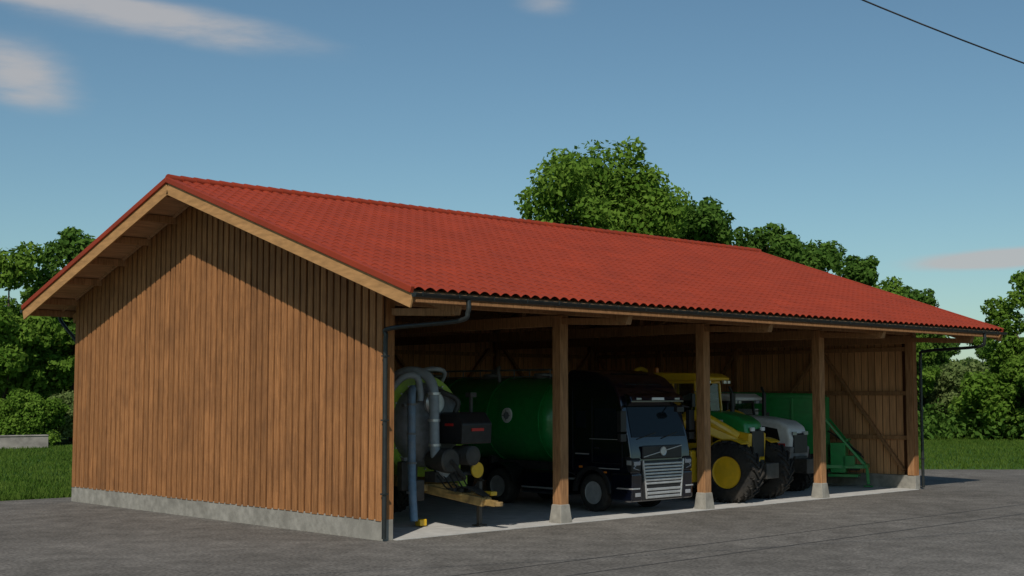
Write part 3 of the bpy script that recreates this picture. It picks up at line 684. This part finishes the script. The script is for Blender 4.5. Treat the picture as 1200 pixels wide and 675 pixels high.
def make_tree(seed,H,W,th,nb,nl,leaf,m,shrub=0):
    rng=np.random.default_rng(seed); cz=th+(H-th)*.5; hz=(H-th)*.5
    C=[];Rr=[]
    nm=max(6,nb//8)
    main=[]
    for i in range(nm):
        d=rng.normal(size=3); d/=np.linalg.norm(d); q=rng.uniform(.35,.85); main.append((np.array([d[0]*W*.42*q,d[1]*W*.42*q,cz+d[2]*hz*q*.85]),W*rng.uniform(.14,.24)))
    if not shrub: main.append((np.array([0,0,H-W*.22]),W*.18))
    for i in range(nb):
        c,rm=main[i%len(main)]
        d=rng.normal(size=3); d/=np.linalg.norm(d)
        C.append(c+d*rm*rng.uniform(.5,1.15)*np.array([1,1,.8])); Rr.append(W*rng.uniform(.045,.11))
    for c,rm in main: C.append(c); Rr.append(rm*.7)
    C=np.array(C);Rr=np.array(Rr)
    V=leaf_arrays(rng,C,Rr,nl,leaf)
    crown=mesh_quads('crown',V,m)
    b=MB(); top=th+(H-th)*.6
    if shrub:
        for c,rm in main: b.tube([(c[0]*.15,c[1]*.15,-.05),(c[0]*.5,c[1]*.5,c[2]*.5),tuple(c)],.05,6,r1=.015)
    else:
        tr=[(rng.normal()*.12*i*.3,rng.normal()*.12*i*.3,top*i/6) for i in range(7)]
        b.tube(tr,H*.020,8,r1=H*.008)
        for c,rm in main:
            z=min(top*.95,max(th*.7,c[2]*rng.uniform(.45,.7))); k=z/top*6; a=Vector(tr[int(k)])
            a=Vector((a.x,a.y,z)); e=Vector(c); mid=(a+e)/2+Vector((0,0,-.05*(e-a).length))
            b.tube([a,mid,e],H*.009,6,r1=H*.002)
    me=bpy.data.meshes.new('trunk'); me.from_pydata(b.v,[],b.f); me.materials.append(M['bark'])
    for p in me.polygons:p.use_smooth=True
    return crown,me
V1=make_tree(1,16.6,11.2,4.5,120,44000,.16,M['leafA'])
V2=make_tree(2,14,9,2.0,90,30000,.17,M['leafB'])
V3=make_tree(3,13,8.5,1.0,95,30000,.17,M['leafB'])
V4=make_tree(5,12,8.5,.8,95,28000,.17,M['leafA'])
VB=make_tree(7,4.4,7,.0,60,16000,.13,M['leafC'],1)
VC=make_tree(18,3.6,7,.0,60,16000,.13,M['leafA'],1)
def place(name,var,x,y,s,rz,parent=None,sz=1):
    e=empty(name,(x,y,0),rz); e.scale=(s,s,s*sz)
    for me,nm in ((var[0],'crown'),(var[1],'trunk')):
        o=bpy.data.objects.new(nm,me); COL.objects.link(o); o.parent=e
    if parent:e.parent=parent
    return e
place('deciduous_tree',V1,33.1,24.7,1.0,.3)
place('deciduous_tree',V2,43.7,25.6,1.1,1.0)
place('deciduous_tree',V3,52.4,27.0,1.14,2.0)
place('deciduous_tree',V2,57.3,26.4,1.02,3.0)
place('deciduous_tree',V3,62.5,27.0,1.04,4.0)
place('deciduous_tree',V4,67.0,27.5,1.0,.8)
place('deciduous_tree',V3,73.5,28.8,.92,5.0)
place('deciduous_tree',V4,70.2,17.0,1.0,2.4)
place('deciduous_tree',V3,73.0,14.0,1.0,1.4)
place('deciduous_tree',V4,17.3,60.5,1.12,1.2)
place('deciduous_tree',V3,22.9,62.5,1.17,.2)
place('deciduous_tree',V2,14.0,63.0,1.0,2.2)
place('deciduous_tree',V2,27.5,66.5,.85,4.2)
for (v,x,y,s,r) in ((VB,75.5,25.6,1.3,0),(VC,73,21.1,1.4,1),(VB,79,29,1.4,2),(VC,70,31,1.3,.5),(VC,17.5,57,.85,0),(VB,20.8,57.5,.9,2),(VC,13.0,59,.9,1),(VC,24.5,59,1.0,3),(VB,15.2,60,.8,4),(VC,10.5,61,.9,2.5),(VB,74,18,1.3,3)):
    place('shrub',v,x,y,s,r)
dt=empty('distant_trees')
rd=random.Random(9)
for i in range(26):
    t=i/25; x=62+t*75; y=60-t*75+rd.uniform(-5,5); place('distant_tree',rd.choice([V2,V3,V4]),x+rd.uniform(-6,6)+8,y,rd.uniform(.6,.8),rd.uniform(0,6),dt)
for i in range(20):
    t=i/19; x=-30+t*80; y=92+rd.uniform(-5,5)-t*22; place('distant_tree',rd.choice([V2,V3,V4]),x,y,rd.uniform(.75,1.0),rd.uniform(0,6),dt)
rng=np.random.default_rng(11)
cs=[]
for i in range(120):
    t=i/119; cs.append((66+t*62+rng.normal()*2,56-t*70+rng.normal()*2,rng.uniform(.8,2.6)))
for i in range(110):
    t=i/109; cs.append((-25+t*75+rng.normal()*2,76-t*14+rng.normal()*2,rng.uniform(.8,2.6)))
for i in range(30):
    t=i/29; cs.append((62+t*18+rng.normal(),32-t*24+rng.normal()*2,rng.uniform(.4,1.2)))
cs=np.array(cs); V=leaf_arrays(rng,cs,rng.uniform(1.2,2.6,len(cs)),60000,.2)
o=bpy.data.objects.new('hedge_row',mesh_quads('hedge_row',V,M['leafB'])); COL.objects.link(o)
def in_asph(x,y): 
    right=np.where(y<16.2, x> np.interp(y,[-60,-24,-4.6,5.8,12,16.3],[70,62,44,33.5,27,25.5]), False)
    return ~(right | (y>16.35))
n=150000
xa=np.concatenate([rng.uniform(-12,22,n//2), rng.uniform(26,80,n//2)]); ya=np.concatenate([16.3+rng.random(n//2)**1.5*38, rng.uniform(-10,34,n//2)])
ok=~in_asph(xa,ya); xa=xa[ok];ya=ya[ok]; k=len(xa)
hh=rng.uniform(.06,.17,k); ang=rng.uniform(0,6.28,k); w=.022
dx=np.cos(ang)*w;dy=np.sin(ang)*w; lx=rng.normal(size=k)*.06;ly=rng.normal(size=k)*.06
V=np.stack([np.stack([xa-dx,ya-dy,np.full(k,-.01)],1),np.stack([xa+dx,ya+dy,np.full(k,-.01)],1),np.stack([xa+dx*.4+lx,ya+dy*.4+ly,hh],1),np.stack([xa-dx*.4+lx,ya-dy*.4+ly,hh],1)],1).reshape(-1,3)
o=bpy.data.objects.new('grass',mesh_quads('grass',V,M['grassblade'])); COL.objects.link(o)
b=MB()
b.beam((-6,58,.35),(16.5,52.5,.35),.4,.7); b.beam((-6,58,.74),(16.5,52.5,.74),.5,.08); b.done('low_stone_wall',M['stone'],bevel=.03)

# ---------------------------------------------------------------- wire and poles
P1=Vector((-18.23+.722*5.18+.692*19.3,-23.09-.692*5.18+.722*19.3,9.0))
P2=Vector((-18.23+.722*8.4+.692*21.5,-23.09-.692*8.4+.722*21.5,8.6))
d=(P2-P1); d.z=0; d.normalize()
A=P1-d*24; B=P1+d*22
def wz(s):
    Lp=(P2-P1).to_2d().length; a=.0045; bb=(-.4-a*Lp*Lp)/Lp; return 9.0+bb*s+a*s*s
pts=[Vector((P1.x+d.x*s,P1.y+d.y*s,wz(s))) for s in np.linspace(-24,22,50)]
pw=empty('power_line'); MB().tube(pts,.014,6).done('cable',M['rubber'],pw,smooth=60)
for q,s in ((A,-24),(B,22)):
    e=empty('utility_pole',(q.x,q.y,0)); MB().tube([(0,0,-.2),(0,0,wz(s)+.4)],.14,12,r1=.10).done('pole',M['pole'],e,smooth=50); MB().box((0,0,wz(s)-.02),(.12,1.2,.1)).done('crossarm',M['pole'],e)

# ---------------------------------------------------------------- light, sky
SD=Vector((1.2,.87,-1.36)).normalized()
el=math.asin(-SD.z); az=math.atan2(-SD.x,-SD.y)
sl=bpy.data.lights.new('sun','SUN'); sl.energy=3.3; sl.angle=math.radians(.5); sl.color=(1,.93,.82)
so=bpy.data.objects.new('sun',sl); COL.objects.link(so); so.rotation_euler=SD.to_track_quat('-Z','Y').to_euler()
w=bpy.data.worlds.new('World'); scene.world=w; w.use_nodes=True; nt=w.node_tree; bg=nt.nodes['Background']
sky=N(nt,'ShaderNodeTexSky'); sky.sky_type='NISHITA'; sky.sun_disc=False; sky.sun_elevation=el; sky.sun_rotation=az%(2*math.pi); sky.air_density=1.0; sky.dust_density=.5; sky.ozone_density=1.5
tc=N(nt,'ShaderNodeTexCoord')
mp=N(nt,'ShaderNodeMapping'); mp.inputs['Scale'].default_value=(5,5,22); nt.links.new(tc.outputs['Generated'],mp.inputs[0])
no=N(nt,'ShaderNodeTexNoise'); no.inputs['Scale'].default_value=1.6; no.inputs['Detail'].default_value=7; no.inputs['Roughness'].default_value=.55; nt.links.new(mp.outputs[0],no.inputs['Vector'])
F=Vector((.692,.722,0)); Rt=Vector((.722,-.692,0))
acc=None
def M2(op,a,b_=None,c=None):
    n=N(nt,'ShaderNodeMath',operation=op)
    for i,v in enumerate((a,b_,c)):
        if v is None: continue
        if isinstance(v,(int,float)): n.inputs[i].default_value=v
        else: nt.links.new(v,n.inputs[i])
    return n.outputs[0]
for a_,e_,wa,wb,tilt,st in ((-14.5,15.3,5.6,.8,-6,1.4),(-21.5,16.3,3.2,.7,-4,1.1),(-21.0,12.8,2.8,1.3,-10,1.4),(20.2,5.45,3.2,.36,2,2.3),(1.5,16.6,1.6,.7,-5,.6)):
    a=math.radians(a_);e=math.radians(e_)
    h=F*math.cos(a)+Rt*math.sin(a); c=h*math.cos(e)+Vector((0,0,math.sin(e)))
    r=Vector((h.y,-h.x,0)).normalized(); u=r.cross(c); tt=math.radians(tilt); r2=r*math.cos(tt)+u*math.sin(tt); u2=u*math.cos(tt)-r*math.sin(tt)
    def dot(vec,sc):
        n=N(nt,'ShaderNodeVectorMath',operation='DOT_PRODUCT'); nt.links.new(tc.outputs['Generated'],n.inputs[0]); n.inputs[1].default_value=vec/sc; return n.outputs['Value']
    x=dot(r2,math.radians(wa)); y=dot(u2,math.radians(wb))
    q=M2('ADD',M2('MULTIPLY',x,x),M2('MULTIPLY',y,y)); g=M2('MULTIPLY',M2('EXPONENT',M2('MULTIPLY',q,-1.0)),st)
    fr=dot(c,1.0); g=M2('MULTIPLY',g,M2('GREATER_THAN',fr,0.0))
    acc=g if acc is None else M2('ADD',acc,g)
m0=M2('MULTIPLY_ADD',no.outputs['Fac'],1.6,-.22)
mk=M2('MULTIPLY',acc,m0)
mr=N(nt,'ShaderNodeMapRange'); mr.interpolation_type='SMOOTHSTEP'; mr.inputs[1].default_value=.12; mr.inputs[2].default_value=.75; mr.inputs[4].default_value=.8; nt.links.new(mk,mr.inputs[0])
ti=N(nt,'ShaderNodeMixRGB'); ti.blend_type='MULTIPLY'; ti.inputs[0].default_value=1; nt.links.new(sky.outputs[0],ti.inputs[1]); ti.inputs[2].default_value=(.80,1.0,1.0,1)
mx=N(nt,'ShaderNodeMixRGB'); nt.links.new(mr.outputs[0],mx.inputs[0]); nt.links.new(ti.outputs[0],mx.inputs[1]); mx.inputs[2].default_value=(6.3,6.1,6.1,1)
nt.links.new(mx.outputs[0],bg.inputs[0]); bg.inputs[1].default_value=.075

# ---------------------------------------------------------------- camera
cd=bpy.data.cameras.new('camera'); cam=bpy.data.objects.new('camera',cd); COL.objects.link(cam)
cam.location=(-18.23,-23.09,3.2); p=math.radians(4.52)
dv=Vector((F.x*math.cos(p),F.y*math.cos(p),math.sin(p))); cam.rotation_euler=dv.to_track_quat('-Z','Y').to_euler()
cd.sensor_width=36; cd.lens=46.83; cd.clip_end=4000; cd.clip_start=.1
scene.camera=cam
scene.view_settings.view_transform='Standard'; scene.view_settings.look='None'; scene.view_settings.exposure=0
